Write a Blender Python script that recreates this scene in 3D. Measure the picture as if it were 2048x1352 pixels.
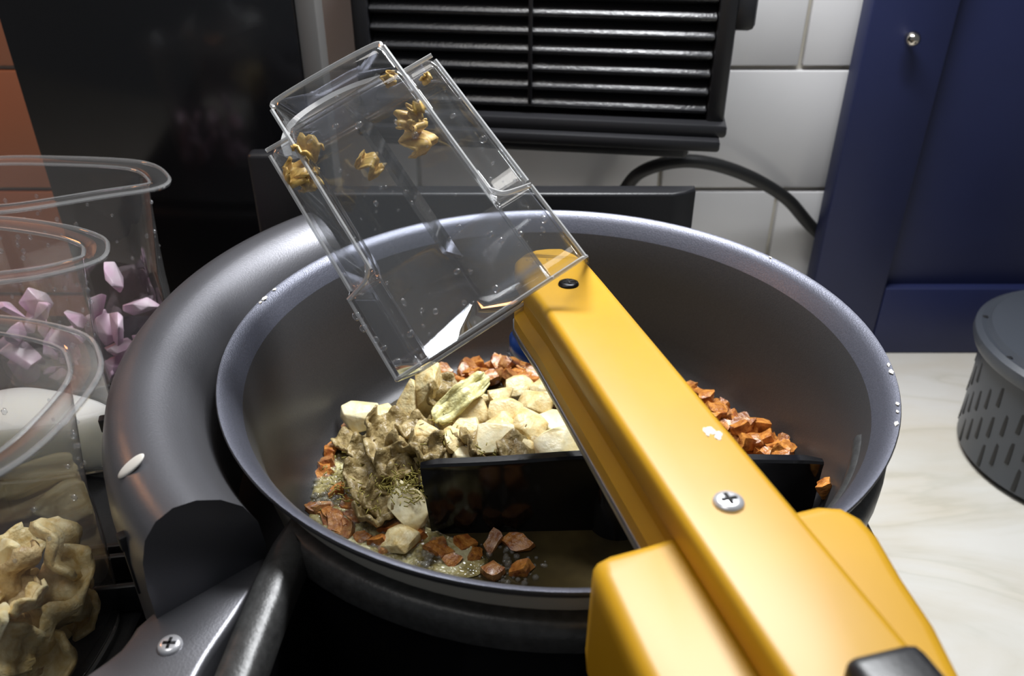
import bpy, bmesh, math, random
from mathutils import Vector, Matrix, noise
random.seed(7)
C = bpy.context.scene.collection
for o in list(bpy.data.objects): bpy.data.objects.remove(o)

# ---------------------------------------------------------------- camera, world, lights
F = 1700.0; TH = math.radians(31.85); CAM = Vector((-.018, -.312, .41))
cam = bpy.data.cameras.new('camera'); co = bpy.data.objects.new('camera', cam); C.objects.link(co)
co.location = CAM; co.rotation_euler = (math.pi/2 - TH, 0, 0)
cam.sensor_width = 36; cam.lens = F/2048*36; cam.clip_start = .01
cam.dof.use_dof = True; cam.dof.focus_distance = .36; cam.dof.aperture_fstop = 14
bpy.context.scene.camera = co
sc = bpy.context.scene
sc.view_settings.view_transform = 'Standard'; sc.view_settings.look = 'None'
sc.cycles.transparent_max_bounces = 48; sc.view_settings.exposure = 0.0; sc.view_settings.gamma = 1; sc.view_settings.use_curve_mapping = False
w = bpy.data.worlds.new('world'); sc.world = w; w.use_nodes = True
w.node_tree.nodes['Background'].inputs[0].default_value = (.85, .92, 1, 1)
w.node_tree.nodes['Background'].inputs[1].default_value = .14
def area(name, loc, target, sx, sy, power, col):
    l = bpy.data.lights.new(name, 'AREA'); l.shape = 'RECTANGLE'; l.size = sx; l.size_y = sy; l.energy = power; l.color = col
    o = bpy.data.objects.new(name, l); C.objects.link(o); o.location = loc
    o.rotation_euler = (Vector(target)-Vector(loc)).to_track_quat('-Z', 'Y').to_euler(); return o
area('under_cabinet_lamp', (.07, .19, .66), (0, -.02, .15), .30, .08, 5.6, (.96, .98, 1))
area('front_fill_lamp', (-.45, -.25, 1.7), (0, 0, .2), .5, .5, 4.2, (1, .97, .93))  # unseen fill added to brighten the dark front of the machine
area('warm_room_lamp', (-.62, .16, .52), (-.46, .358, .22), .12, .12, .55, (1, .42, .16))

# ---------------------------------------------------------------- pixel rays (a pixel gives a direction only)
def ray(x, y):
    u = (x-1024)/F; v = (y-676)/F
    return Vector((u, math.cos(TH)-v*math.sin(TH), -math.sin(TH)-v*math.cos(TH)))
def atz(x, y, z): r = ray(x, y); return CAM + r*((z-CAM.z)/r.z)
def aty(x, y, Y): r = ray(x, y); return CAM + r*((Y-CAM.y)/r.y)
def atd(x, y, d): return CAM + ray(x, y)*d

# ---------------------------------------------------------------- materials
def mat(name, col, rough=.5, metal=0, var=None, scale=60, bump=0, bscale=200, spec=.5, coat=0, sss=0, detail=4):
    m = bpy.data.materials.new(name); m.use_nodes = True; nt = m.node_tree; b = nt.nodes['Principled BSDF']
    b.inputs['Base Color'].default_value = (*col, 1); b.inputs['Roughness'].default_value = rough
    b.inputs['Metallic'].default_value = metal; b.inputs['Specular IOR Level'].default_value = spec
    b.inputs['Coat Weight'].default_value = coat; b.inputs['Coat Roughness'].default_value = .15
    if sss:
        b.inputs['Subsurface Weight'].default_value = sss; b.inputs['Subsurface Radius'].default_value = (1, .7, .4); b.inputs['Subsurface Scale'].default_value = .004
    tc = nt.nodes.new('ShaderNodeTexCoord')
    if var:
        n = nt.nodes.new('ShaderNodeTexNoise'); n.inputs['Scale'].default_value = scale; n.inputs['Detail'].default_value = detail
        nt.links.new(tc.outputs['Object'], n.inputs['Vector'])
        r = nt.nodes.new('ShaderNodeValToRGB'); r.color_ramp.elements[0].position = .35; r.color_ramp.elements[1].position = .65
        r.color_ramp.elements[0].color = (*col, 1); r.color_ramp.elements[1].color = (*var, 1)
        nt.links.new(n.outputs['Fac'], r.inputs['Fac']); nt.links.new(r.outputs['Color'], b.inputs['Base Color'])
    if bump:
        n = nt.nodes.new('ShaderNodeTexNoise'); n.inputs['Scale'].default_value = bscale; n.inputs['Detail'].default_value = 3
        nt.links.new(tc.outputs['Object'], n.inputs['Vector'])
        bp = nt.nodes.new('ShaderNodeBump'); bp.inputs['Strength'].default_value = bump; bp.inputs['Distance'].default_value = .001
        nt.links.new(n.outputs['Fac'], bp.inputs['Height']); nt.links.new(bp.outputs['Normal'], b.inputs['Normal'])
    return m
def clear(name, tint=(.97, .98, .98), ior=1.5, haze=.03, rough=.03):
    m = bpy.data.materials.new(name); m.use_nodes = True; nt = m.node_tree; nt.nodes.clear()
    out = nt.nodes.new('ShaderNodeOutputMaterial'); t = nt.nodes.new('ShaderNodeBsdfTransparent'); g = nt.nodes.new('ShaderNodeBsdfGlossy')
    d = nt.nodes.new('ShaderNodeBsdfDiffuse'); lw = nt.nodes.new('ShaderNodeLayerWeight'); pw = nt.nodes.new('ShaderNodeMath'); f = nt.nodes.new('ShaderNodeMath'); a = nt.nodes.new('ShaderNodeMixShader'); b = nt.nodes.new('ShaderNodeMixShader')
    t.inputs[0].default_value = (*tint, 1); g.inputs['Roughness'].default_value = rough; f0 = ((ior-1)/(ior+1))**2; lw.inputs['Blend'].default_value = .5; pw.operation = 'POWER'; pw.inputs[1].default_value = 3.0; f.operation = 'MULTIPLY_ADD'; f.inputs[1].default_value = .85; f.inputs[2].default_value = f0; nt.links.new(lw.outputs['Facing'], pw.inputs[0]); nt.links.new(pw.outputs[0], f.inputs[0])
    a.inputs[0].default_value = haze; nt.links.new(t.outputs[0], a.inputs[1]); nt.links.new(d.outputs[0], a.inputs[2])
    nt.links.new(f.outputs[0], b.inputs[0]); nt.links.new(a.outputs[0], b.inputs[1]); nt.links.new(g.outputs[0], b.inputs[2])
    nt.links.new(b.outputs[0], out.inputs[0]); return m
M = {}
M['tile'] = mat('tile', (.70, .69, .69), .2, var=(.64, .63, .635), scale=6, bump=.05, bscale=12)
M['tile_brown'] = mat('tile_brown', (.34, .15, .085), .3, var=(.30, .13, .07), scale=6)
M['grout'] = mat('grout', (.62, .58, .50), .9, bump=.3)
M['blue'] = mat('blue_paint', (.0085, .0135, .062), .55, var=(.0095, .015, .068), scale=20)
M['black'] = mat('black_plastic', (.012, .012, .014), .38, bump=.08, bscale=900)
M['gloss_black'] = mat('gloss_black', (.006, .006, .007), .12)
M['satin'] = mat('satin_grey', (.16, .16, .175), .34, .65, bump=.06, bscale=1200)
M['tray'] = mat('tray_grey', (.085, .085, .085), .38, .5, var=(.06, .06, .06), scale=300, bump=.12, bscale=900)
M['steel'] = mat('steel', (.55, .55, .56), .3, 1)
M['greystrip'] = mat('grey_strip', (.16, .155, .15), .5, .3)
M['yellow'] = mat('yellow_plastic', (.55, .295, .006), .42, var=(.51, .27, .007), scale=30, spec=.55, coat=0)
M['screw_black'] = mat('screw_black', (.03, .03, .032), .3, .9)
M['screw_white'] = mat('screw_pale', (.75, .75, .78), .25, .6)  # pale metal; on the arm the white stands in for a lamp reflection
M['blueknob'] = mat('blue_rubber', (.01, .07, .35), .3)
M['pan_in'] = mat('pan_nonstick', (.078, .077, .080), .44, .4, var=(.064, .063, .067), scale=1500, bump=.08, bscale=1500)
M['pan_rim'] = mat('pan_rim_lit_coating', (.155, .16, .20), .36, .6, var=(.12, .125, .155), scale=1500, bump=.15, bscale=1500)  # metallic rim, colour lightened for the light its flare catches
M['pan_out'] = mat('pan_enamel', (.62, .58, .50), .35)
M['chip'] = mat('chip', (.75, .72, .66), .6)
M['clear'] = clear('clear_plastic', (.945, .95, .955), 1.75, .03)
M['clear_cup'] = clear('clear_cup_plastic', (.98, .98, .975), 1.85, .05)
M['cup_edge'] = clear('clear_cup_edge', (.90, .91, .92), 2.0, .16, .05)
M['clear_edge'] = clear('clear_plastic_edge_glint', (.88, .90, .92), 2.2, .45, .08)  # white haze paints highlights along the container's edges
M['drop'] = clear('water', (.97, .98, 1), 1.7, .05, .01)
M['bubble'] = clear('oil_bubble', (.95, .93, .80), 1.6, .10, .02)
M['cream'] = mat('cream', (.95, .93, .82), .3, sss=.9); M['cream'].node_tree.nodes['Principled BSDF'].inputs['Subsurface Radius'].default_value = (1, .96, .85); M['cream'].node_tree.nodes['Principled BSDF'].inputs['Subsurface Scale'].default_value = .03
M['mush_pale'] = mat('mushroom_pale', (.84, .72, .42), .42, var=(.66, .48, .19), scale=230, detail=9, bump=.7, bscale=420, sss=.1)
M['mush_white'] = mat('mushroom_white', (.90, .83, .58), .38, var=(.80, .66, .34), scale=170, detail=8, bump=.4, bscale=380, sss=.1)
M['mush_tan'] = mat('mushroom_tan', (.50, .39, .19), .36, var=(.20, .14, .05), scale=240, detail=9, bump=.9, bscale=420, sss=.06)
M['mush_leaf'] = mat('mushroom_leaf', (.84, .80, .42), .38, var=(.66, .58, .24), scale=260, detail=8, bump=.8, bscale=380)
M['mush_torn'] = mat('mushroom_torn', (.78, .62, .34), .42, var=(.40, .26, .10), scale=170, detail=9, bump=.8, bscale=300, sss=.1)
M['onion'] = mat('fried_onion', (.64, .27, .055), .34, var=(.26, .07, .014), scale=330, detail=8, bump=.8, bscale=600, coat=.2)
M['onion_dark'] = mat('fried_onion_dark', (.24, .07, .02), .34, var=(.54, .27, .09), scale=330, detail=8, bump=.8, bscale=600, coat=.2)
M['redonion'] = mat('red_onion', (.70, .42, .60), .3, var=(.82, .70, .78), scale=70)
M['herb'] = mat('herb', (.44, .37, .09), .6, var=(.28, .24, .05), scale=300)
M['scrap'] = mat('scrap', (.80, .55, .16), .4, var=(.50, .30, .08), scale=420, detail=8, bump=.5)
M['basket'] = mat('grey_plastic', (.055, .062, .075), .38, bump=.06, bscale=900)
M['slot'] = mat('slot_black', (.008, .008, .009), .6)
M['slat'] = mat('wet_black_plastic', (.02, .02, .022), .24, bump=.25, bscale=500)
M['cable'] = mat('cable_rubber', (.012, .012, .012), .5)
M['brass'] = mat('nickel', (.65, .60, .52), .15, 1)
# marble counter
def marble():
    m = mat('marble', (.70, .67, .60), .3); nt = m.node_tree; b = nt.nodes['Principled BSDF']; tc = nt.nodes.new('ShaderNodeTexCoord')
    mp = nt.nodes.new('ShaderNodeMapping'); mp.inputs['Rotation'].default_value = (0, 0, .5); mp.inputs['Scale'].default_value = (1, 2.6, 1)
    nt.links.new(tc.outputs['Object'], mp.inputs['Vector'])
    n = nt.nodes.new('ShaderNodeTexNoise'); n.inputs['Scale'].default_value = 3.2; n.inputs['Detail'].default_value = 7; n.inputs['Distortion'].default_value = .9
    nt.links.new(mp.outputs['Vector'], n.inputs['Vector'])
    r = nt.nodes.new('ShaderNodeValToRGB'); e = r.color_ramp.elements
    e[0].position = .0; e[0].color = (.76, .73, .66, 1); e[1].position = 1; e[1].color = (.72, .68, .60, 1)
    for p, c in ((.44, (.76, .73, .66)), (.487, (.66, .62, .52)), (.50, (.56, .53, .42)), (.512, (.71, .66, .55)), (.56, (.75, .72, .66))):
        q = e.new(p); q.color = (*c, 1)
    n2 = nt.nodes.new('ShaderNodeTexNoise'); n2.inputs['Scale'].default_value = 9; n2.inputs['Detail'].default_value = 5
    nt.links.new(mp.outputs['Vector'], n2.inputs['Vector'])
    mx = nt.nodes.new('ShaderNodeMix'); mx.data_type = 'RGBA'; mx.inputs['Factor'].default_value = .5
    r2 = nt.nodes.new('ShaderNodeValToRGB'); r2.color_ramp.elements[0].color = (.70, .64, .54, 1); r2.color_ramp.elements[1].color = (.80, .79, .76, 1)
    r2.color_ramp.elements[0].position = .35; r2.color_ramp.elements[1].position = .6
    nt.links.new(n2.outputs['Fac'], r2.inputs['Fac']); nt.links.new(n.outputs['Fac'], r.inputs['Fac'])
    nt.links.new(r.outputs['Color'], mx.inputs['A']); nt.links.new(r2.outputs['Color'], mx.inputs['B'])
    nt.links.new(mx.outputs['Result'], b.inputs['Base Color']); return m
M['marble'] = marble()
def foam():
    m = mat('foaming_oil', (.5, .45, .25), .12); nt = m.node_tree; b = nt.nodes['Principled BSDF']; tc = nt.nodes.new('ShaderNodeTexCoord')
    n = nt.nodes.new('ShaderNodeTexNoise'); n.inputs['Scale'].default_value = 45; n.inputs['Detail'].default_value = 6; n.inputs['Roughness'].default_value = .65
    nt.links.new(tc.outputs['Object'], n.inputs['Vector']); r = nt.nodes.new('ShaderNodeValToRGB'); e = r.color_ramp.elements
    e[0].position = .36; e[0].color = (.05, .037, .012, 1); e[1].position = .58; e[1].color = (.66, .62, .38, 1); q = e.new(.46); q.color = (.34, .28, .11, 1)
    nt.links.new(n.outputs['Fac'], r.inputs['Fac']); nt.links.new(r.outputs['Color'], b.inputs['Base Color'])
    v = nt.nodes.new('ShaderNodeTexVoronoi'); v.inputs['Scale'].default_value = 420; nt.links.new(tc.outputs['Object'], v.inputs['Vector'])
    bp = nt.nodes.new('ShaderNodeBump'); bp.inputs['Strength'].default_value = .6; bp.inputs['Distance'].default_value = .001; bp.invert = True
    nt.links.new(v.outputs['Distance'], bp.inputs['Height']); nt.links.new(bp.outputs['Normal'], b.inputs['Normal']); return m
M['foam'] = foam()
M['oil'] = mat('oil', (.035, .026, .012), .10, var=(.06, .045, .018), scale=60)

# ---------------------------------------------------------------- helpers
def link(name, me, m=None, parent=None, smooth=None):
    o = bpy.data.objects.new(name, me); C.objects.link(o)
    if m and not me.materials: me.materials.append(M[m])
    if parent: o.parent = parent
    if smooth is not None:
        for p in me.polygons: p.use_smooth = True
        if smooth > 0: me.set_sharp_from_angle(angle=math.radians(smooth))
    return o
def obj(name, bm, m, parent=None, smooth=40):
    bmesh.ops.recalc_face_normals(bm, faces=bm.faces[:])
    me = bpy.data.meshes.new(name); bm.to_mesh(me); bm.free(); return link(name, me, m, parent, smooth)
def thing(name, label, cat, loc=(0, 0, 0), group=None):
    o = bpy.data.objects.new(name, None); C.objects.link(o); o.location = loc; o.empty_display_size = .02
    tag(o, label, cat, group); return o
def tag(o, label, cat, group=None):
    o['label'] = label; o['category'] = cat
    if group: o['group'] = group
    return o
def keep(o, parent):                       # parent without moving: parents here are unrotated
    o.parent = parent; o.location = o.location - parent.location if parent.type == 'EMPTY' else o.location; return o
def box(c, s, bev=.002, seg=2, bm=None, rot=None):
    b = bmesh.new(); bmesh.ops.create_cube(b, size=1)
    for v in b.verts: v.co = Vector((v.co.x*s[0], v.co.y*s[1], v.co.z*s[2]))
    if bev: bmesh.ops.bevel(b, geom=b.edges[:], offset=bev, segments=seg, profile=.5, affect='EDGES')
    for v in b.verts:
        if rot: v.co = rot @ v.co
        v.co += Vector(c)
    if bm is None: return b
    me = bpy.data.meshes.new('t'); b.to_mesh(me); b.free(); bm.from_mesh(me); bpy.data.meshes.remove(me); return bm
def loft(rings, close_start=False, close_end=False, closed=True, bm=None):
    b = bm or bmesh.new(); vr = [[b.verts.new(p) for p in r] for r in rings]; n = len(rings[0])
    for a, c in zip(vr, vr[1:]):
        for i in range(n if closed else n-1):
            j = (i+1) % n
            try: b.faces.new((a[i], a[j], c[j], c[i]))
            except ValueError: pass
    if close_start: b.faces.new(vr[0][::-1])
    if close_end: b.faces.new(vr[-1])
    return b
def revolve(prof, n=64, c=(0, 0), a0=0, a1=2*math.pi, caps=False):
    full = abs(a1-a0-2*math.pi) < 1e-6; k = n if full else n+1; b = bmesh.new(); cols = []
    for i in range(k):
        a = a0+(a1-a0)*i/n; cols.append([b.verts.new((c[0]+r*math.cos(a), c[1]+r*math.sin(a), z)) for r, z in prof])
    for i in range(n):
        A = cols[i]; B = cols[(i+1) % k]
        for j in range(len(prof)-1): b.faces.new((A[j], B[j], B[j+1], A[j+1]))
    if caps and not full: b.faces.new(cols[0]); b.faces.new(cols[-1])
    bmesh.ops.remove_doubles(b, verts=b.verts[:], dist=1e-6); return b
def catmull(pts, k=6, closed=True):
    out = []; n = len(pts); P = [Vector(p) for p in pts]
    for i in range(n if closed else n-1):
        g = (lambda j: P[j % n]) if closed else (lambda j: P[min(max(j, 0), n-1)])
        p0, p1, p2, p3 = g(i-1), g(i), g(i+1), g(i+2)
        for s in range(k):
            t = s/k; out.append(.5*((2*p1)+(p2-p0)*t+(2*p0-5*p1+4*p2-p3)*t*t+(3*p1-p0-3*p2+p3)*t**3))
    if not closed: out.append(P[-1])
    return out
def tube(pts, r, n=10, bm=None):
    rings = []; up = Vector((0, 0, 1))
    for i, p in enumerate(pts):
        d = (pts[min(i+1, len(pts)-1)]-pts[max(i-1, 0)]).normalized(); a = d.cross(up)
        if a.length < 1e-3: a = d.cross(Vector((1, 0, 0)))
        a.normalize(); b = a.cross(d); rr = r(i/(len(pts)-1)) if callable(r) else r
        rings.append([p+(a*math.cos(t)+b*math.sin(t))*rr for t in [2*math.pi*q/n for q in range(n)]])
    return loft(rings, True, True, bm=bm)
def inset2(out, d):                       # inset a closed 2D outline (counter-clockwise or not) towards its inside
    n = len(out); res = []; ar = sum(out[i].x*out[(i+1) % n].y-out[(i+1) % n].x*out[i].y for i in range(n)); s = 1 if ar > 0 else -1
    for i in range(n):
        t = (out[(i+1) % n]-out[i-1]).normalized(); res.append(out[i]+Vector((-t.y, t.x))*s*d)
    return res
def slab(outline, z0, z1, bev=.002, seg=2):
    rings = []
    st = [(0, z0)] + [(0, z1-bev)] + [(bev*(1-math.cos(math.pi/2*k/seg)), z1-bev+bev*math.sin(math.pi/2*k/seg)) for k in range(1, seg+1)]
    for d, z in st: rings.append([Vector((p.x, p.y, z)) for p in inset2(outline, d)])
    return loft(rings, True, True)
def screw(parent, P, ex, ey, en, r, m, cm='slot', name='screw'):
    b = bmesh.new(); prof = [(r, -.0006), (r, .0), (r*.93, .0007), (r*.6, .0011), (.0001, .0012)]; rings = []
    for q, h in prof: rings.append([P+ex*(q*math.cos(t))+ey*(q*math.sin(t))+en*h for t in [2*math.pi*k/28 for k in range(28)]])
    s = obj(name, loft(rings, True, True, bm=b), m, parent, 60)
    b = bmesh.new(); rec = Matrix((ex, ey, en)).transposed()
    for lx, ly in ((r*1.05, r*.24), (r*.24, r*1.05)): box(P+en*.0009, (lx, ly, .001), 0, bm=b, rot=rec)
    obj('cross_recess', b, cm, s, 0); return s

# ---------------------------------------------------------------- setting
WY = .358
def struct(o): o['kind'] = 'structure'; return o
struct(obj('floor', box((0, .0, -.92), (5, 4, .04), 0), 'grout'))
ct = struct(obj('trim_1', box((.1, -.06, -.02), (2.6, .836, .04), .004), 'marble')); ct.name = 'trim_1'; ct['label'] = 'pale veined marble counter top'
wall = struct(obj('wall_back', box((0, WY+.04, .35), (3, .07, 2.5), 0), 'grout'))
tm = None
for row in range(-1, 8):
    z0 = .04+.10*row; off = .205 if row % 2 == 0 else .105
    zz = max(z0, .001); hh = z0+.10-zz
    for c in range(-5, 4):
        x0 = off+.20*c
        t = box((0, 0, 0), (.1965, .008, hh-.0035), .0015, 2)
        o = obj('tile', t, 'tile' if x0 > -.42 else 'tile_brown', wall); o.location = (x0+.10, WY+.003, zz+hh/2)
# blue cabinet door standing on the counter
dy = .322
door = thing('cabinet_door', 'navy blue shaker cabinet door with a small round knob, standing on marble counter', 'door', (.237, dy, 0))
def part(name, bm, m, p, sm=40): o = obj(name, bm, m, None, sm); return keep(o, p)
XL, XR, ZT = .237, .62, .56
part('stile', box((XL+.031, dy+.011, ZT/2), (.062, .022, ZT), .0025), 'blue', door)
part('stile', box((XR-.031, dy+.011, ZT/2), (.062, .022, ZT), .0025), 'blue', door)
part('rail', box(((XL+XR)/2, dy+.011, .0325), (XR-XL-.124, .022, .065), .0022), 'blue', door)
part('rail', box(((XL+XR)/2, dy+.011, ZT-.0325), (XR-XL-.124, .022, .065), .0022), 'blue', door)
part('door_panel', box(((XL+XR)/2, dy+.014, ZT/2), (XR-XL-.12, .010, ZT-.12), .001), 'blue', door)
kp = aty(1815, 72, dy); b = bmesh.new(); rings = []
for r, h in ((.0024, 0), (.0022, .004), (.0046, .006), (.0056, .009), (.0046, .0125), (.002, .0145), (.0001, .015)):
    rings.append([kp+Vector((r*math.cos(t), -h, r*math.sin(t))) for t in [2*math.pi*k/20 for k in range(20)]])
part('knob', loft(rings, True, True, bm=b), 'brass', door)

# ---------------------------------------------------------------- louvred vent unit on the wall
yaw = math.radians(-8); R = Matrix.Rotation(yaw, 3, 'Z'); VC = Vector((.000, .272, 0))
vent = thing('vent_unit', 'black louvred vent unit with horizontal slats, mounted on the tiled wall', 'vent', (VC.x, VC.y, .19))
def vb(name, c, s, m, bev=.0015, p=None):
    p = p or vent; return part(name, box(VC+R@Vector((c[0], c[1], 0))+Vector((0, 0, c[2])), s, bev, rot=R), m, p)
ZB, ZTv = .224, .43; hw = .126
vb('back_plate', (0, .026, (ZB+ZTv)/2), (2*hw-.01, .03, ZTv-ZB), 'slot')
for s in (-1, 1): vb('frame_side', (s*(hw-.006), .010, (ZB+ZTv)/2), (.012, .034, ZTv-ZB), 'black', .003)
vb('frame_bottom', (0, .006, ZB+.004), (2*hw+.004, .042, .009), 'black', .0025)
vb('frame_lip', (0, -.002, ZB-.004), (2*hw-.004, .040, .008), 'black', .002)
vb('lower_box', (-.004, .014, ZB-.0115), (2*hw-.034, .05, .012), 'black', .004)
vb('wall_bracket', (0, .058, .30), (.1, .045, .1), 'black')
vb('centre_bar', (-.005, -.0065, (ZB+ZTv)/2+.006), (.0028, .003, ZTv-ZB-.02), 'black', .0008)
vb('side_latch', (hw+.004, .006, .302), (.016, .02, .024), 'black', .004)
Rs = R @ Matrix.Rotation(math.radians(40), 3, 'X'); sl = None
for i in range(16):
    z = ZB+.017+i*.0118
    part('slat', box(VC+R@Vector((0, -.0005, 0))+Vector((0, 0, z)), (2*hw-.024, .0115, .0046), .0014, rot=Rs), 'slat', vent)
# cable
cp = [Vector((.045, .33, .10)), aty(1245, 385, .335), aty(1290, 340, .325), aty(1380, 322, .318), aty(1480, 345, .325), aty(1570, 395, .338), aty(1632, 462, .3505), Vector((.30, .3505, .06)), Vector((.36, .3505, .02))]
tag(obj('power_cable', tube(catmull(cp, 8, False), .0052, 10), 'cable'), 'thick black power cable arching in front of the white wall tiles', 'cable')

# tall black panel with grey edge
pan_l = thing('backing_panel', 'tall glossy black panel with a grey edge strip, standing behind the clear cups', 'panel', (-.245, .25, 0))
part('panel', box((-.2483, .26, .28), (.187, .02, .56), .001), 'gloss_black', pan_l)
part('edge_strip', box((-.148, .262, .28), (.013, .022, .56), .001), 'greystrip', pan_l)

# perforated basket
BC = (.392, .176)
bas = thing('draining_basket', 'dark grey plastic basket with vertical slots and a flat lid, on the marble counter', 'basket', (BC[0], BC[1], 0))
part('body', revolve([(.0001, .002), (.070, .002), (.0745, .006), (.078, .09), (.0755, .09), (.072, .008), (.0001, .005)], 72, BC), 'basket', bas)
part('rim', revolve([(.078, .086), (.084, .088), (.086, .093), (.0855, .098), (.082, .1005), (.076, .099)], 72, BC), 'basket', bas)
lid = part('lid', revolve([(.079, .0985), (.076, .103), (.05, .1085), (.046, .1085), (.0001, .1085)], 72, BC), 'basket', bas)
o = obj('lid_grip', revolve([(.043, .1087), (.0425, .111), (.036, .1115), (.0345, .110), (.029, .110), (.028, .1118), (.0001, .1118)], 48, BC), 'black', lid)
for a in (150, 190, 231): 
    q = Vector((BC[0]+.08*math.cos(math.radians(a)), BC[1]+.08*math.sin(math.radians(a)), .0995))
    o = obj('lid_notch', box(q, (.004, .003, .0022), .0005), 'slot', lid)
for k in range(40):
    a = math.radians(100+k*7.6); row0 = (k % 3)*.0088
    for j in range(4):
        z = .018+row0+j*.0265
        if z > .079: continue
        rr = .0738+(.0035)*(z/.09)
        q = Vector((BC[0]+rr*math.cos(a), BC[1]+rr*math.sin(a), z))
        if abs(math.degrees(a)-215) > 75: continue
        o = part('slot', box(q, (.0016, .0034, .0215), .0006, rot=Matrix.Rotation(a, 3, 'Z')), 'slot', bas)
for a in (228, 100, 350):
    q = Vector((BC[0]+.073*math.cos(math.radians(a)), BC[1]+.073*math.sin(math.radians(a)), .007))
    part('foot', box(q, (.012, .005, .014), .001, rot=Matrix.Rotation(math.radians(a), 3, 'Z')), 'basket', bas)

# ---------------------------------------------------------------- cooking machine
mc = thing('cooking_machine', 'black countertop cooking machine with a curved grey cover around the pan', 'appliance', (0, -.05, 0))
part('base_body', box((-.105, -.10, .061), (.516, .56, .118), .008, 4), 'black', mc)
part('cup_tray', box((-.265, -.03, .124), (.19, .40, .010), .003), 'black', mc)
# curved cover, its foot
prof = [(.1425, .150), (.1425, .192), (.1435, .203), (.1475, .2125), (.154, .2195), (.1615, .2240), (.169, .2255), (.175, .2235), (.1795, .2185), (.182, .2105), (.183, .200), (.183, .150)]
A0, A1 = math.radians(138), math.radians(223)
cov = part('curved_cover', revolve(prof, 60, (0, 0), A0, A1, True), 'satin', mc, 50)
e = Vector((math.cos(A1), math.sin(A1), 0)); tg = Vector((-e.y, e.x, 0))
fo = [atz(*q, .186) for q in ((532, 1112), (515, 1165), (470, 1235), (425, 1300), (395, 1352), (360, 1420), (200, 1480), (90, 1420), (150, 1362), (240, 1295), (326, 1232))]
fo = [Vector((p.x, p.y)) for p in fo]; fo[-1] = Vector((e*.183)[:2])-Vector(tg[:2])*.004; fo[0] = Vector((e*.1435)[:2])-Vector(tg[:2])*.004
foot = part('cover_foot', slab(catmull(fo, 3), .14, .186, .0025, 3), 'satin', mc, 50)
s = screw(None, atz(340, 1290, .1863), Vector((1, 0, 0)), Vector((0, 1, 0)), Vector((0, 0, 1)), .0038, 'screw_white'); keep(s, mc)
for ad in (188, 196, 218):
    a = math.radians(ad); q = Vector((.1822*math.cos(a), .1822*math.sin(a), .2085))
    b = box(q, (.004, .004, .006), .0006, rot=Matrix.Rotation(a, 3, 'Z')); box(q+Vector((-math.sin(a), math.cos(a), 0))*.001+Vector((0, 0, -.012)), (.0032, .0016, .022), .0004, bm=b, rot=Matrix.Rotation(a, 3, 'Z'))
    part('cover_slot', b, 'slot', mc)
# drop on the cover, opaque white standing for the glint on it
a = math.radians(203); q = Vector((.1765*math.cos(a), .1765*math.sin(a), .2225))
b = bmesh.new(); bmesh.ops.create_icosphere(b, subdivisions=3, radius=1); dn = Vector((math.cos(a)*.55, math.sin(a)*.55, .83)).normalized(); dt = Vector((-math.sin(a), math.cos(a), 0)); dr = dt.cross(dn)
q = atd(262, 932, 1); dd = (q-CAM).normalized(); hit = None
for k in range(4000):
    p = CAM+dd*(.2+k*.0001); r_ = p.xy.length
    if p.z < .2255 and .169 < r_ < .183 and p.z < .2255-.0255*((r_-.169)/.014)**2.6: hit = p; break
hit = hit or q
for v in b.verts: v.co = hit+dt*v.co.x*.0032+dr*v.co.y*.0058+dn*v.co.z*.0009
part('white_glint_drip', b, 'chip', mc, 0)
# pan support frame: ring and straight bar
path = []
for k in range(26):
    a = math.radians(-20-k*4.6); path.append(Vector((.1335*math.cos(a), .1335*math.sin(a), 0)))
c0 = path[-1]; path += [Vector((*atz(x_, y_, .199).xy, 0)) for x_, y_ in ((578, 1082), (562, 1115), (540, 1165), (505, 1250), (465, 1352))]+[Vector((-.104, -.30, 0))]
rings = []; up = Vector((0, 0, 1))
for i, p in enumerate(path):
    d = (path[min(i+1, len(path)-1)]-path[max(i-1, 0)]).normalized(); nrm = up.cross(d)
    rings.append([p+nrm*x+up*z for x, z in ((-.0055, .188), (-.0070, .194), (-.0058, .1975), (-.003, .199), (.003, .199), (.0052, .1975), (.0065, .194), (.0065, .188))])
part('pan_support_frame', loft(rings, True, True), 'tray', mc, 50)
rings = [[r_[0]+(r_[7]-r_[0])*.12-up*.063, r_[0]+(r_[7]-r_[0])*.12, r_[7]+(r_[0]-r_[7])*.1, r_[7]+(r_[0]-r_[7])*.1-up*.063] for r_ in rings]
part('frame_wall', loft(rings, True, True), 'gloss_black', mc, 50)
part('front_well', box((.02, -.22, .125), (.24, .20, .012), .002), 'gloss_black', mc)
for q, sx in (((700, 1235), .034), ((1090, 1318), .03)):
    p = atz(q[0], q[1], .15); part('well_catch', box(p, (sx, .006, .02), .0015, rot=Matrix.Rotation(-.35 if q[0] < 900 else 0, 3, 'Z')), 'black', mc)
part('right_wall', box((.148, -.14, .105), (.010, .42, .034), .004, 3), 'black', mc)
part('pan_seat', revolve([(.0001, .119), (.118, .119), (.121, .123), (.0001, .1225)], 48), 'black', mc)
# rear bar and rear post
rb = [Vector(p) for p in ((-.13, .163), (.078, .163), (.086, .166), (.093, .171), (.093, .177), (-.13, .177))]
bar = [Vector((p.x, p.y)) for p in rb]
part('rear_bar', slab(bar, .118, .216, .002, 3), 'black', mc)
pp = aty(490, 310, .19); q2 = aty(640, 310, .19)
part('rear_post', box(((pp.x+q2.x)/2, .197, (pp.z+.118)/2), (q2.x-pp.x, .012, pp.z-.118), .003, 3), 'black', mc)
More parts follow.
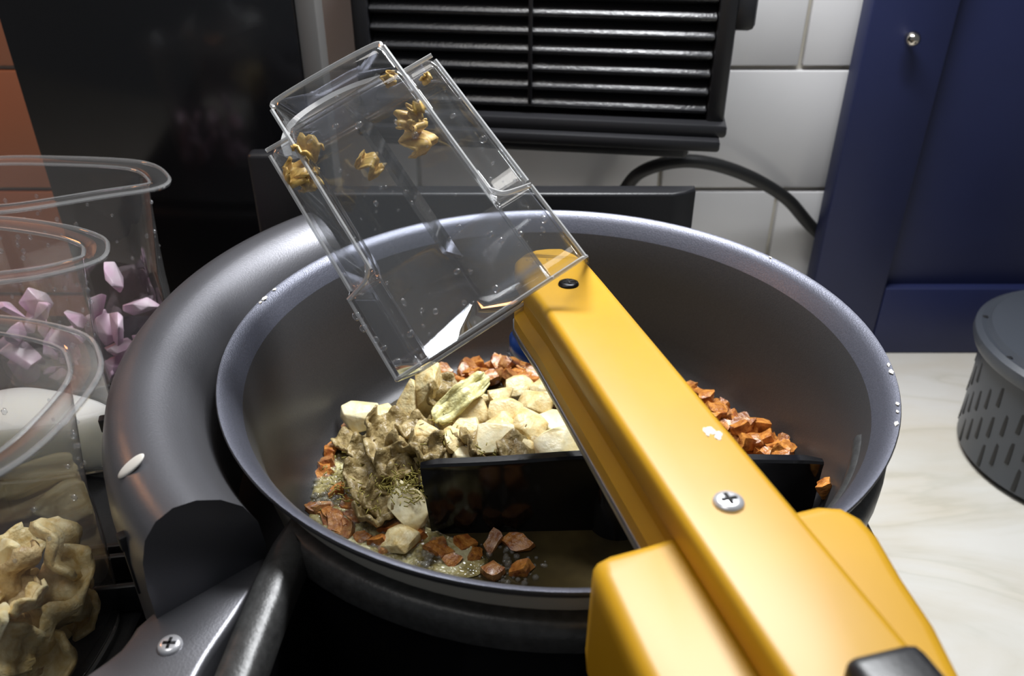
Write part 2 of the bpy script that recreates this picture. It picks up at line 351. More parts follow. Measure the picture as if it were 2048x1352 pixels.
# ribs on the tray
for (x, y) in ((225, 1135), (250, 1110), (245, 1195)):
    p = atz(x, y, .137); part('tray_rib', box(p, (.05, .003, .014), .001, rot=Matrix.Rotation(.15, 3, 'Z')), 'black', mc)
# cup holders: shallow lip rings are added with the cups below

# ---------------------------------------------------------------- pan
RZ = .216
pan = thing('cooking_pan', 'round grey nonstick pan with a chipped rim, set in the cooking machine', 'pan', (0, 0, .128))
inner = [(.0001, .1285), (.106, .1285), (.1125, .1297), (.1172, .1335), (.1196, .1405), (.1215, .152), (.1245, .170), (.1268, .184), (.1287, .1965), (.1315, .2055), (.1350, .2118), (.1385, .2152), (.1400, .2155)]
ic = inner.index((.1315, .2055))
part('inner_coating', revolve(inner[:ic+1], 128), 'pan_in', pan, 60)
rim = part('lit_rim_band', revolve(inner[ic:], 128), 'pan_rim', pan, 60); rim['label'] = 'bluish grey metallic flared rim, lightened for light caught by the flare'
part('outer_wall', revolve([(.1400, .2155), (.1404, .2148), (.1398, .2128), (.1362, .2100)], 128), 'pan_in', pan, 60)
part('enamel_body', revolve([(.1372, .2105), (.1335, .204), (.1265, .170), (.121, .136), (.114, .1255), (.0001, .1235)], 96), 'pan_out', pan, 60)
for q, s in (((1792, 845), .0030), ((1797, 822), .0020), ((1797, 806), .0026), ((1786, 742), .0034), ((1780, 728), .0024), ((520, 594), .0036), ((512, 602), .0024), ((541, 576), .0024), ((1545, 512), .002)):
    p = atz(q[0], q[1], RZ); a = math.atan2(p.y, p.x); r = .1388
    b = bmesh.new(); bmesh.ops.create_icosphere(b, subdivisions=1, radius=1)
    for v in b.verts: v.co = Matrix.Rotation(a, 3, 'Z') @ Vector((v.co.x*s*.32, v.co.y*s*random.uniform(.35, .8), v.co.z*.0005))+Vector((r*math.cos(a), r*math.sin(a), .2156))
    part('rim_chip', b, 'chip', pan)

# ---------------------------------------------------------------- stirrer
st = thing('stirring_paddle', 'black straight stirring paddle standing in the food in the pan', 'paddle', (.03, -.029, .129))
rings = []
for k in range(25):
    x = -.0575+(.1745)*k/24; e = min(k, 24-k); dz = .0028*math.exp(-((x-.02)/.035)**2)*1.0
    th = .0026 if 0 < k < 24 else .0016; tz = .1715+dz-(.0012 if k in (0, 24) else 0); yb = -.029+.003*math.sin((x+.05)*14)
    dx = .003*(1 if k == 0 else 0)
    rings.append([Vector((x+dx, yb-th*.6, .1295)), Vector((x, yb-th*.75, tz-.004)), Vector((x, yb-th, tz-.001)), Vector((x, yb-th*.6, tz)), Vector((x, yb+th*.8, tz)), Vector((x, yb+th, tz-.001)), Vector((x, yb+th*.6, tz-.004)), Vector((x+dx, yb+th*.5, .1295))])
part('blade', loft(rings, True, True), 'gloss_black', st, 35)
part('hub', revolve([(.0001, .129), (.013, .129), (.0125, .176), (.010, .182), (.0001, .183)], 32, (.030, -.022)), 'gloss_black', st)

# ---------------------------------------------------------------- yellow arm
P1 = atd(1137, 569, .34)
et = Vector((.25, -.966, .057)).normalized(); ew = et.cross(Vector((0, 0, 1))); ew = (-ew if ew.x < 0 else ew).normalized(); en = ew.cross(-et).normalized()
if en.z < 0: en = -en
def AL(t, w_, n): return P1+et*t+ew*w_+en*n
arm = thing('dispenser_arm', 'long mustard yellow plastic arm with two screws reaching over the pan', 'arm', tuple(AL(.2, 0, -.1)))
def aloft(outline, levels): return loft([[AL(p.x, p.y, n) for p in inset2(outline, d)] for d, n in levels], True, True)
tip = [(-.0395, .003), (-.0375, .0095), (-.030, .0130), (-.021, .0150), (.0, .0152), (.05, .0152), (.10, .0152), (.15, .0152), (.20, .0152), (.27, .0152), (.27, -.0155), (.20, -.0155), (.15, -.0155), (.10, -.0155), (.05, -.0155), (.012, -.0155), (-.010, -.0165), (-.022, -.0165), (-.030, -.0145), (-.0365, -.009), (-.0395, -.003)]
tip = [Vector(p) for p in tip]
part('arm_body', aloft(tip, [(.0030, .0), (.0018, -.0002), (.0007, -.0010), (.0001, -.0024), (0, -.0045), (0, -.0085), (.0006, -.0102), (.0036, -.0115), (.0038, -.021), (.0012, -.0225), (-.0004, -.0235), (-.0006, -.0285)]), 'yellow', arm, 50)
part('steel_strip', aloft(tip, [(-.0009, -.0284), (-.0013, -.0290), (-.0013, -.0312), (-.0004, -.0318)]), 'steel', arm)
blk = [(.134, .020), (.1335, .030), (.136, .0365), (.142, .0395), (.150, .0395), (.165, .036), (.180, .0335), (.195, .029), (.21, .0255), (.27, .020), (.27, -.040), (.21, -.040), (.17, -.040), (.145, -.0395), (.1385, -.0378), (.1365, -.033), (.1355, -.022), (.134, -.012), (.1335, .0)]
blk = [Vector(p) for p in blk]
part('arm_shoulder', aloft(blk, [(.0048, -.0105), (.0030, -.0108), (.0014, -.0120), (.0003, -.0145), (0, -.018), (-.001, -.045)]), 'yellow', arm, 55)
part('column', loft([[AL(t, w_, -.044) for t, w_ in ((.15, -.03), (.15, .02), (.26, .012), (.26, -.03))], [Vector((AL(t, w_, -.044).x, AL(t, w_, -.044).y, .118)) for t, w_ in ((.15, -.03), (.15, .02), (.26, .012), (.26, -.03))]], True, True), 'black', arm)
rc = Matrix((et, ew, en)).transposed()
part('latch', box(AL(.2185, .0025, .0005), (.046, .0175, .015), .003, 3, rot=rc), 'black', arm)
def scr(t, w_, r, m): s_ = screw(None, AL(t, w_, 0.0002), et, ew, en, r, m); keep(s_, arm); return s_
scr(0, 0, .0042, 'screw_black')['label'] = 'black cross head screw'; scr(.139, -.001, .0042, 'screw_white')['label'] = 'cross head screw coloured bright for its lamp reflection'
kc = AL(-.020, -.006, -.0335); rings = []
for r, h in ((.0120, .002), (.0135, .0), (.0135, -.005), (.0125, -.0065), (.0001, -.0066)):
    rings.append([kc+et*(r*math.cos(t))+ew*(r*math.sin(t))+en*h for t in [2*math.pi*k/36 for k in range(36)]])
part('pivot_ring', loft(rings, True, True), 'blueknob', arm)
rings = [[kc+et*(r*math.cos(t))+ew*(r*math.sin(t))+en*h for t in [2*math.pi*k/36 for k in range(36)]] for r, h in ((.0140, -.0066), (.0146, -.008), (.0130, -.0095), (.0001, -.0096))]
part('pivot_washer', loft(rings, True, True), 'clear', arm)
b = bmesh.new()
for k in range(9):
    t0, w0 = .109+random.uniform(-.003, .003), .0085+random.uniform(-.0015, .0025); s = random.uniform(.0008, .0022)
    bb = bmesh.new(); bmesh.ops.create_icosphere(bb, subdivisions=1, radius=1)
    for v in bb.verts: v.co = AL(t0+v.co.x*s*random.uniform(.8, 1.3), w0+v.co.y*s*.6, .0001+v.co.z*.0003)
    me = bpy.data.meshes.new('t'); bb.to_mesh(me); bb.free(); b.from_mesh(me)
part('white_smear', b, 'chip', arm)

# ---------------------------------------------------------------- clear dispensing container on the arm
K00, K10, K01, K11 = atd(790, 761, .328), atd(1172, 512, .318), atd(507, 285, .330), atd(848, 88, .322)
NN = (K10-K00).cross(K01-K00).normalized()
if NN.dot(CAM-K00) < 0: NN = -NN
Wd = .088; T0 = .046
def CP(u, v, n):      # u 0..1 across, v 0..1 along, n metres outward
    return (K00*(1-u)+K10*u)*(1-v)+(K01*(1-u)+K11*u)*v+NN*n
def section(s, T, ins=0, nw=.17):
    pts = [(0, -T), (0, -s), (nw, -s), (nw, 0), (1-nw, 0), (1-nw, -s), (1, -s), (1, -T)]
    P = [Vector((u*Wd, n)) for u, n in pts]; out = []
    rad = [.006, min(.003, .003), min(.003, s*.45), min(.003, s*.45), min(.003, s*.45), min(.003, s*.45), .003, .006]
    for i, p in enumerate(P):
        a = P[i-1]; c = P[(i+1) % len(P)]; r = rad[i]
        da = (a-p); dc = (c-p)
        da = da.normalized() if da.length > 1e-7 else Vector((0, 0)); dc = dc.normalized() if dc.length > 1e-7 else Vector((0, 0))
        A = p+da*r; B = p+dc*r
        for k in range(5):
            t = k/4; out.append(A*(1-t)**2+p*2*t*(1-t)+B*t*t)
    if ins:
        cx = Vector((Wd/2, -T/2)); out = [Vector((cx.x+(q.x-cx.x)*(1-2*ins/Wd), cx.y+(q.y-cx.y)*(1-2*ins/T))) for q in out]
    return out
cont = thing('dispensing_container', 'clear plastic stepped container tipped over the pan on the yellow arm', 'container', tuple(K00))
rings = []
nd = .011
for v, s, ins, T in ((0, .0004, 0, T0), (.10, .0004, 0, T0), (.25, .0004, 0, T0), (.325, .0004, 0, T0), (.345, .0015, 0, T0), (.36, .004, 0, T0), (.375, .008, 0, T0), (.39, nd-.001, 0, T0), (.405, nd, 0, T0), (.6, nd, 0, T0), (.8, nd, 0, T0), (.94, nd, 0, T0), (.965, nd, .0006, T0), (.985, nd, .0022, T0), (.997, nd, .005, T0), (1.0, nd, .008, T0), (1.0, nd, .02, T0)):
    rings.append([CP(q.x/Wd, v, q.y) for q in section(s, T, ins)])
body = part('container_body', loft(rings, False, True), 'clear', cont, 60)
md = body.modifiers.new('wall', 'SOLIDIFY'); md.thickness = .0018; md.offset = -1
# rounded lip round the back of the closed end, and a thick bead along the mouth
eo = [Vector(p) for p in ((.17, 0), (.83, 0), (.83, -T0+.004), (.17, -T0+.004))]
def eprof(ins):
    P = [Vector(((.17+ins)*Wd, -ins*Wd)), Vector(((.83-ins)*Wd, -ins*Wd)), Vector(((.83-ins)*Wd, -T0+.004+ins*Wd)), Vector(((.17+ins)*Wd, -T0+.004+ins*Wd))]; out = []
    for i_, p in enumerate(P):
        da = (P[i_-1]-p).normalized(); dc = (P[(i_+1) % 4]-p).normalized(); A = p+da*.005; B = p+dc*.005
        out += [A*(1-t)**2+p*2*t*(1-t)+B*t*t for t in (0, .25, .5, .75, 1)]
    return out
o = part('end_box', loft([[CP(q.x/Wd, v, q.y) for q in eprof(ins)] for v, ins in ((.985, 0), (1.06, 0), (1.085, .006), (1.105, .025), (1.112, .06), (1.112, .2))], False, True), 'clear', cont, 60)
lipp = catmull([CP(.02, .98, -.030), CP(.04, 1.06, -.034), CP(.14, 1.13, -.040), CP(.35, 1.155, -.043), CP(.55, 1.145, -.043), CP(.70, 1.11, -.040)], 6, False)
rings = [[p+NN*.004, p-NN*.004, p-NN*.004+(CP(.5, .9, -.04)-p)*.08, p+NN*.004+(CP(.5, .9, -.04)-p)*.08] for p in lipp]
part('rear_lip', loft(rings, True, True), 'clear_edge', cont)
sec = section(.0004, T0); b = tube([CP(q.x/Wd, 0, q.y) for q in sec]+[CP(sec[0].x/Wd, 0, sec[0].y)], .0009, 6)
part('mouth_bead', b, 'clear_edge', cont)
for u_ in (.17, .83):  # edge and step beads added so the edges show white highlights
    part('edge_glint_bead', tube([CP(u_, v_, .0002) for v_ in (.385, .5, .65, .8, .95, 1.07)], .0009, 6), 'clear_edge', cont)
for u_ in (.004, .996):
    part('edge_glint_bead', tube([CP(u_, v_, -nd*.92) for v_ in (.37, .5, .65, .8, .96)], .0009, 6), 'clear_edge', cont)
    part('edge_glint_bead', tube([CP(u_, v_, -.0012) for v_ in (.0, .12, .25, .335)], .0008, 6), 'clear_edge', cont)
for u0, u1 in ((.0, .17), (1, .83)):
    part('step_glint_bead', tube(catmull([CP(u0, .335, -.001), CP(u0*.7+u1*.3, .345, -.001), CP(u0*.25+u1*.75, .365, -.0005), CP(u1, .41, .0)], 5, False), .0010, 6), 'clear_edge', cont)
part('edge_glint_bead', tube(catmull([CP(.18, 1.075, -.001), CP(.21, 1.1, -.002), CP(.5, 1.106, -.002), CP(.79, 1.1, -.002), CP(.82, 1.075, -.001)], 5, False), .0010, 6), 'clear_edge', cont)
for a_, b_ in ((.0, .17), (.83, 1.0)): part('edge_glint_bead', tube([CP(a_, .985, -nd*.95), CP(b_, .985, -nd*.95)], .0009, 6), 'clear_edge', cont)
# inner divider panel
b = loft([[CP(u, .30, -.004), CP(u, .96, -.004), CP(u, .96, -T0+.003), CP(u, .30, -T0+.003)] for u in (.485, .505)], True, True)
part('inner_rib', b, 'clear', cont)
# water drops on it
b = bmesh.new()
dl = [(.55, .18), (.5, .21), (.62, .34), (.72, .26), (.74, .22), (.80, .10), (.83, .2), (.45, .10), (.32, .13), (.27, .16), (.22, .22), (.17, .11), (.6, .08), (.42, .62), (.36, .58), (.55, .45), (.3, .75), (.66, .8), (.7, .72), (.5, .86), (.25, .9), (.4, .9), (.05, .05), (.03, .12), (.02, .16), (.0, .22), (.0, .27), (.0, .36), (.92, .17), (.95, .2), (.9, .74), (.95, .6)]
dl += [(random.random(), random.random()) for _ in range(70)]
for i, (u, v) in enumerate(dl):
    s = random.uniform(.0007, .0016) if i < 32 else random.uniform(.0003, .0007)
    n = 0 if (v < .33 or .17 < u < .83) else -nd
    bb = bmesh.new(); bmesh.ops.create_icosphere(bb, subdivisions=2, radius=1); p = CP(u, v, n)
    sx, sy = random.uniform(.7, 1.4), random.uniform(.7, 1.5); d1 = (K10-K00).normalized(); d2 = (K01-K00).normalized()
    for vv in bb.verts: vv.co = p+d1*vv.co.x*s*sx+d2*vv.co.y*s*sy+NN*vv.co.z*s*.6
    me = bpy.data.meshes.new('t'); bb.to_mesh(me); bb.free(); b.from_mesh(me); bpy.data.meshes.remove(me)
o = part('water_drops', b, 'drop', cont, 0); o['kind'] = 'stuff'

# ---------------------------------------------------------------- chopped food meshes
def hull(name, sx, sy, sz, n, seed, m, bev=.0008, rough=.12):
    rnd = random.Random(seed); b = bmesh.new()
    for _ in range(n):
        v = Vector((rnd.gauss(0, 1), rnd.gauss(0, 1), rnd.gauss(0, 1))).normalized()
        v = Vector([max(-.72, min(.72, c))/.72 for c in v])
        b.verts.new((v.x*sx, v.y*sy, v.z*sz))
    r = bmesh.ops.convex_hull(b, input=b.verts[:])
    bmesh.ops.delete(b, geom=[v for v in b.verts if not v.link_faces], context='VERTS')
    bmesh.ops.dissolve_limit(b, angle_limit=math.radians(14), verts=b.verts[:], edges=b.edges[:])
    bmesh.ops.bevel(b, geom=b.edges[:], offset=bev, segments=2, profile=.6, affect='EDGES', clamp_overlap=True)
    bmesh.ops.triangulate(b, faces=b.faces[:])
    bmesh.ops.subdivide_edges(b, edges=[e_ for e_ in b.edges if e_.calc_length() > sx*.5], cuts=1)
    for v in b.verts: v.co += v.co.normalized()*noise.noise(v.co*(.9/sx)+Vector((seed, 0, 0)))*sx*rough
    bmesh.ops.recalc_face_normals(b, faces=b.faces[:])
    me = bpy.data.meshes.new(name); b.to_mesh(me); b.free(); me.materials.append(M[m])
    for p in me.polygons: p.use_smooth = True
    me.set_sharp_from_angle(angle=math.radians(38)); return me
def wavy(name, L, W, seed, m, curl=1.5, thick=.0024):
    rnd = random.Random(seed); nx, ny = 13, 8; ph = rnd.random()*6; b = bmesh.new(); top = []; bot = []
    def pt(i, j):
        u = i/(nx-1)*2-1; v = j/(ny-1)*2-1; wd = W*(.55+.45*math.sqrt(max(0, 1-(.9*u)**2))); a = curl*v*.9
        x = u*L/2*(1-.12*v*v); y = math.sin(a)*wd/2/max(curl*.9, .3)*1.6; z = (1-math.cos(a))*wd*.45+.0022*math.sin(u*5+ph)+.0014*math.sin(v*7+u*3+ph)
        q = Vector((x, y, z)); return q+Vector((noise.noise(q*150+Vector((seed, 0, 0))), noise.noise(q*150+Vector((0, seed, 0))), noise.noise(q*150+Vector((0, 0, seed)))))*.0009
    P = [[pt(i, j) for j in range(ny)] for i in range(nx)]
    def nr(i, j): return (P[min(i+1, nx-1)][j]-P[max(i-1, 0)][j]).cross(P[i][min(j+1, ny-1)]-P[i][max(j-1, 0)]).normalized()
    tv = [[b.verts.new(P[i][j]+nr(i, j)*thick*.5*(1 if 0 < i < nx-1 and 0 < j < ny-1 else .45)) for j in range(ny)] for i in range(nx)]
    bv = [[b.verts.new(P[i][j]-nr(i, j)*thick*.5*(1 if 0 < i < nx-1 and 0 < j < ny-1 else .45)) for j in range(ny)] for i in range(nx)]
    for i in range(nx-1):
        for j in range(ny-1):
            b.faces.new((tv[i][j], tv[i+1][j], tv[i+1][j+1], tv[i][j+1])); b.faces.new((bv[i][j], bv[i][j+1], bv[i+1][j+1], bv[i+1][j]))
    ring = [(i, 0) for i in range(nx)]+[(nx-1, j) for j in range(1, ny)]+[(i, ny-1) for i in range(nx-2, -1, -1)]+[(0, j) for j in range(ny-2, 0, -1)]
    for k in range(len(ring)):
        (i, j), (i2, j2) = ring[k], ring[(k+1) % len(ring)]; b.faces.new((tv[i][j], bv[i][j], bv[i2][j2], tv[i2][j2]))
    bmesh.ops.recalc_face_normals(b, faces=b.faces[:])
    me = bpy.data.meshes.new(name); b.to_mesh(me); b.free(); me.materials.append(M[m])
    for p in me.polygons: p.use_smooth = True
    return me
pale = [hull('mushroom_chunk', .0085, .0075, .0050, 16, 10+k, 'mush_pale', rough=.16) for k in range(5)]
white = [hull('mushroom_slice', .0095, .0075, .0042, 22, 30+k, 'mush_white', .0016, .10) for k in range(4)]
wedge = [hull('mushroom_wedge', .0150, .0068, .0060, 13, 50+k, 'mush_pale', .001, .10) for k in range(3)]
tan = [wavy('mushroom_strip', .020, .016, 70+k, 'mush_tan', random.uniform(1.0, 1.9)) for k in range(5)]
leaf = wavy('mushroom_leaf', .036, .0085, 90, 'mush_leaf', .9, .002)
def diced(name, seed, m):
    rnd = random.Random(seed); b = bmesh.new(); bmesh.ops.create_cube(b, size=1)
    sx, sy, sz = rnd.uniform(.005, .009), rnd.uniform(.0045, .007), rnd.uniform(.003, .005)
    bmesh.ops.subdivide_edges(b, edges=b.edges[:], cuts=2, use_grid_fill=True)
    for v in b.verts:
        r = v.co.normalized()*.58; c = v.co*.72+r*.28; q = Vector((c.x*sx, c.y*sy, c.z*sz)); q.x += c.y*sx*.25
        v.co = q+Vector([noise.noise(q*260+Vector((seed*3+k, k*7, 0))) for k in range(3)])*.0013
    me = bpy.data.meshes.new(name); b.to_mesh(me); b.free(); me.materials.append(M[m])
    for p in me.polygons: p.use_smooth = True
    me.set_sharp_from_angle(angle=math.radians(45)); return me
bits = [diced('onion_bit', 100+k, 'onion' if k % 3 else 'onion_dark') for k in range(9)]
def put(name, me, loc, rot, label, cat, group, sc_=1.0):
    o = bpy.data.objects.new(name, me); C.objects.link(o); o.location = loc; o.rotation_euler = rot; o.scale = (sc_,)*3; tag(o, label, cat, group); return o
FZ = .1292
U = random.uniform
# heap: pixel centre, height above the pan floor, kind, yaw in degrees, tilt x, tilt y, scale
heap = [('w', 722, 832, .012, 10, 18, 0, 1.15), ('g', 822, 812, .022, 80, 0, -62, 1.05), ('g', 862, 790, .028, 100, 0, -66, 1.1), ('l', 922, 795, .034, 42, 35, -18, 1.0),
        ('p', 940, 832, .024, 20, 30, 0, 1.15), ('p', 1000, 792, .026, 60, 24, 0, 1.0), ('p', 1012, 826, .027, 0, 25, 10, 1.05), ('p', 1068, 812, .024, -15, 22, 0, 1.1), ('p', 1060, 852, .027, 70, 18, 10, 1.1),
        ('w', 1112, 850, .023, 30, 25, 0, 1.1), ('w', 990, 876, .029, 10, 30, 0, 1.0), ('w', 1112, 894, .026, 20, 24, 0, 1.15), ('w', 940, 918, .022, 5, 10, 0, .9), ('w', 815, 1012, .010, -32, 28, 8, 1.2),
        ('p', 905, 884, .025, 70, 20, 8, .9), ('p', 862, 868, .024, -10, 14, 0, .95), ('p', 1040, 905, .024, 15, 15, 0, .95), ('p', 1000, 852, .028, 40, 15, 0, .8), ('p', 900, 838, .022, 40, 10, 0, .8),
        ('p', 930, 860, .022, 10, 10, 0, .9), ('p', 960, 800, .018, 10, 10, 0, .9), ('p', 1040, 775, .014, 10, 20, 0, .95), ('p', 1090, 780, .014, 50, 20, 0, .95), ('p', 800, 1080, .005, -30, 0, 0, .9), ('p', 1130, 930, .02, 0, 0, 0, 1), ('p', 1160, 880, .018, 40, 0, 0, 1),
        ('p', 990, 930, .016, 0, 0, 0, 1.1), ('p', 1060, 940, .014, 30, 0, 0, 1.1), ('p', 880, 920, .014, 0, 0, 0, .9), ('p', 765, 830, .013, 30, 0, 0, .8),
        ('t', 757, 862, .019, 80, 30, 0, 1.0), ('t', 795, 862, .020, 0, 20, 0, 1.0), ('t', 775, 905, .018, 30, 20, 0, 1.05), ('t', 735, 902, .012, 60, 20, 0, .9), ('t', 815, 898, .020, 150, 20, 0, 1.05), ('t', 790, 930, .018, 20, 30, 0, .95),
        ('t', 728, 945, .011, 70, 10, 0, .9), ('t', 742, 975, .010, 20, 10, 0, 1.0), ('t', 765, 1000, .009, 80, 20, 0, 1.0), ('t', 806, 950, .014, 50, 30, 0, .95), ('t', 850, 900, .023, 100, 20, 0, .95), ('t', 885, 905, .023, 20, 30, 0, .9),
        ('t', 1035, 905, .027, 30, 20, 0, .9), ('t', 880, 780, .030, 95, 30, -40, .9), ('t', 832, 862, .021, 140, 0, 0, .9), ('t', 745, 1030, .007, 130, 0, 0, .9), ('t', 955, 890, .026, 120, 20, 0, .9), ('t', 700, 885, .006, 40, 0, 0, .8), ('t', 1075, 885, .024, 60, 0, 0, .8)]
WL = {722: 'white mushroom slice lying at the outer edge of the heap by bare pan floor', 990: 'rounded white mushroom slice in the middle of the heap', 940: 'white mushroom slice just behind the top edge of the black paddle', 815: 'white mushroom slice leaning on the free end of the black paddle', 1112: 'white mushroom slice in the heap close to the yellow arm', 822: 'shorter upright mushroom wedge beside the container mouth', 862: 'taller upright mushroom wedge with a brown strip against it'}
LB = {'w': ('mushroom_slice', 'smooth creamy white mushroom slice in the heap in the pan', 'white mushroom slices in the pan'),
      'p': ('mushroom_chunk', 'pale yellow chopped mushroom chunk in the heap in the pan', 'pale mushroom chunks in the pan'),
      'g': ('mushroom_wedge', 'long pale mushroom wedge standing upright in the heap in the pan', 'upright mushroom wedges in the pan'),
      't': ('mushroom_strip', 'curled brownish mushroom strip in the heap in the pan', 'brown mushroom strips in the pan'),
      'l': ('mushroom_strip', 'long pale greenish wrinkled mushroom strip on top of the heap in the pan', None)}
for i, (k, x, y, h, yw, tx, ty, s) in enumerate(heap):
    me = {'w': white, 'p': pale, 'g': wedge, 't': tan, 'l': [leaf]}[k]; me = me[i % len(me)]; nm, lb, gp = LB[k]
    if k in 'wg': lb = WL[x]; gp = gp if x == 1112 else None
    put(nm, me, atz(x, y, FZ+h), (math.radians(tx+U(-8, 8)), math.radians(ty+U(-6, 6)), math.radians(yw)), lb, 'mushroom', gp, s)
# fried onion bits
spots = []
def along(pts, n, jit, hmax):
    for i in range(n):
        t = (i+.5)/n*(len(pts)-1); k = min(int(t), len(pts)-2); f = t-k
        x = pts[k][0]*(1-f)+pts[k+1][0]*f+U(-jit, jit); y = pts[k][1]*(1-f)+pts[k+1][1]*f+U(-jit, jit)*.7; spots.append((x, y, U(.002, hmax)))
along([(1385, 785), (1470, 850), (1545, 895), (1615, 940)], 80, 32, .018)
along([(1340, 820), (1430, 900), (1500, 950)], 34, 26, .012)
along([(895, 760), (960, 745), (1040, 742), (1100, 770)], 46, 26, .008)
along([(1060, 760), (1100, 800)], 8, 20, .008)
along([(690, 862), (665, 920), (635, 965)], 6, 12, .0015)
along([(632, 1015), (700, 1060), (800, 1100)], 7, 14, .0015)
along([(650, 960), (720, 1030), (850, 1085)], 5, 20, .0015)
for q in ((868, 1090), (905, 1122), (950, 1110), (985, 1145), (1040, 1140), (930, 1085), (985, 1085), (1035, 1085), (880, 1075), (640, 1018), (655, 1030)): spots.append((*q, .002))
for i, (x, y, h) in enumerate(spots):
    p = atz(x, y, FZ+h)
    if p.xy.length > .1175: p.xy = p.xy.normalized()*U(.108, .1170); p.z += .004
    if -.034 < p.y < -.024 and p.x > -.06: p.y += -.008 if p.y < -.029 else .008
    put('onion_bit', bits[i % 9], p, (U(-.5, .5), U(-.5, .5), U(0, 6)), 'small fried orange brown onion bit on the pan floor', 'onion', 'fried onion bits in the pan', U(.95, 1.5))
p = atz(1672, 982, .162); p.xy = p.xy.normalized()*.1222
put('onion_bit', bits[1], p, (.3, 1.1, .2), 'single fried onion bit stuck to the pan wall beyond the black paddle', 'onion', None, 1.3)
# foaming oil
ol = [atz(x, y, .1300) for x, y in ((700, 852), (640, 925), (600, 985), (598, 1015), (640, 1065), (760, 1130), (900, 1175), (1150, 1210), (1350, 1200), (1480, 1100), (1560, 985), (1480, 880), (1330, 790), (1150, 742), (1000, 735), (850, 775))]
ol = catmull([Vector((p.x, p.y)) for p in ol], 8); ol = [p if p.length < .1135 else p.normalized()*.1135 for p in ol]
ol = [p*(1+.02*noise.noise(Vector((p.x*60, p.y*60, 0)))) for p in ol]
def puddle(ol, z, amp):
    cen = sum(ol, Vector((0, 0)))/len(ol); rings = []
    for f, dz in ((1.0, -.0010), (.985, -.0004), (.95, 0), (.9, 0), (.8, 0), (.7, 0), (.6, 0), (.45, 0), (.3, 0), (.15, 0), (.02, 0)):
        rings.append([Vector((cen.x+(q.x-cen.x)*f, cen.y+(q.y-cen.y)*f, z+dz+(amp*noise.noise(Vector((q.x*f*260, q.y*f*260, 3))) if f < .97 else 0))) for q in ol])
    return loft(rings, False, True)
o = obj('frying_oil', puddle(ol, .1302, .0002), 'oil', None, 0); o['kind'] = 'stuff'; tag(o, 'thin dark glossy oil covering the pan floor', 'oil')
fl = [atz(x, y, .1305) for x, y in ((705, 850), (650, 918), (606, 978), (596, 1010), (625, 1050), (700, 1098), (790, 1128), (880, 1150), (960, 1150), (985, 1120), (920, 1085), (850, 1060), (800, 1020), (770, 960), (750, 900))]
fl = catmull([Vector((p.x, p.y)) for p in fl], 8); fl = [p if p.length < .1145 else p.normalized()*.1145 for p in fl]
fl = [p+Vector((noise.noise(Vector((p.x*90, p.y*90, 1))), noise.noise(Vector((p.x*90, p.y*90, 5)))))*.004 for p in fl]; fl = [p if p.length < .1145 else p.normalized()*.1145 for p in fl]
o = obj('oil_foam', puddle(fl, .1316, .0009), 'foam', None, 0); o['kind'] = 'stuff'; tag(o, 'pale yellow bubbling foam along the edge of the pan floor', 'foam')
b = bmesh.new(); base = bmesh.new(); bmesh.ops.create_icosphere(base, subdivisions=1, radius=1); bme = bpy.data.meshes.new('t'); base.to_mesh(bme); base.free()
vs, fs = [], []
def addb(p, s, me):
    k = len(vs); vs.extend([p+v.co*s for v in me.vertices]); fs.extend([[k+i for i in f.vertices] for f in me.polygons])
for i in range(900):
    zone = random.random()
    if zone < .45: x, y = random.choice(((665, 920), (640, 970), (620, 1000), (690, 870), (660, 1010), (640, 990)))
    elif zone < .85: x, y = random.choice(((720, 1060), (780, 1070), (830, 1060), (760, 1100), (860, 1110), (700, 1040), (820, 1115)))
    else: x, y = random.choice(((950, 1120), (1010, 1110), (1050, 1130), (1000, 1140), (930, 1140)))
    p = atz(x+random.gauss(0, 26), y+random.gauss(0, 20), .1316 if zone < .85 else .1303)
    if p.xy.length < .1135: addb(p, random.choice((.0006, .0008, .001, .0014, .0018)), bme)
me = bpy.data.meshes.new('oil_bubbles'); me.from_pydata(vs, [], fs)
o = link('oil_bubbles', me, 'bubble', None, 0); o['kind'] = 'stuff'; tag(o, 'tiny clear bubbles on the frying oil near the pan edge', 'bubbles')
# herbs
b = bmesh.new()
for i in range(560):
    x, y = random.choice(((810, 955), (790, 975), (835, 965), (770, 960), (720, 930), (700, 960), (690, 985), (815, 980), (740, 1005), (900, 870), (990, 900), (850, 940)))
    p = atz(x+random.gauss(0, 22), y+random.gauss(0, 15), FZ+ (.034 if x > 880 else .024 if 760 < x else .013)*U(.55, 1)); L = U(.0012, .0034)
    box(p, (L, .0004, .0004), 0, bm=b, rot=Matrix.Rotation(U(0, 6), 3, 'Z')@Matrix.Rotation(U(-.8, .8), 3, 'Y'))
o = obj('dried_herbs', b, 'herb', None, 0); o['kind'] = 'stuff'; tag(o, 'loose dried green herb needles sprinkled over the mushrooms', 'herbs')

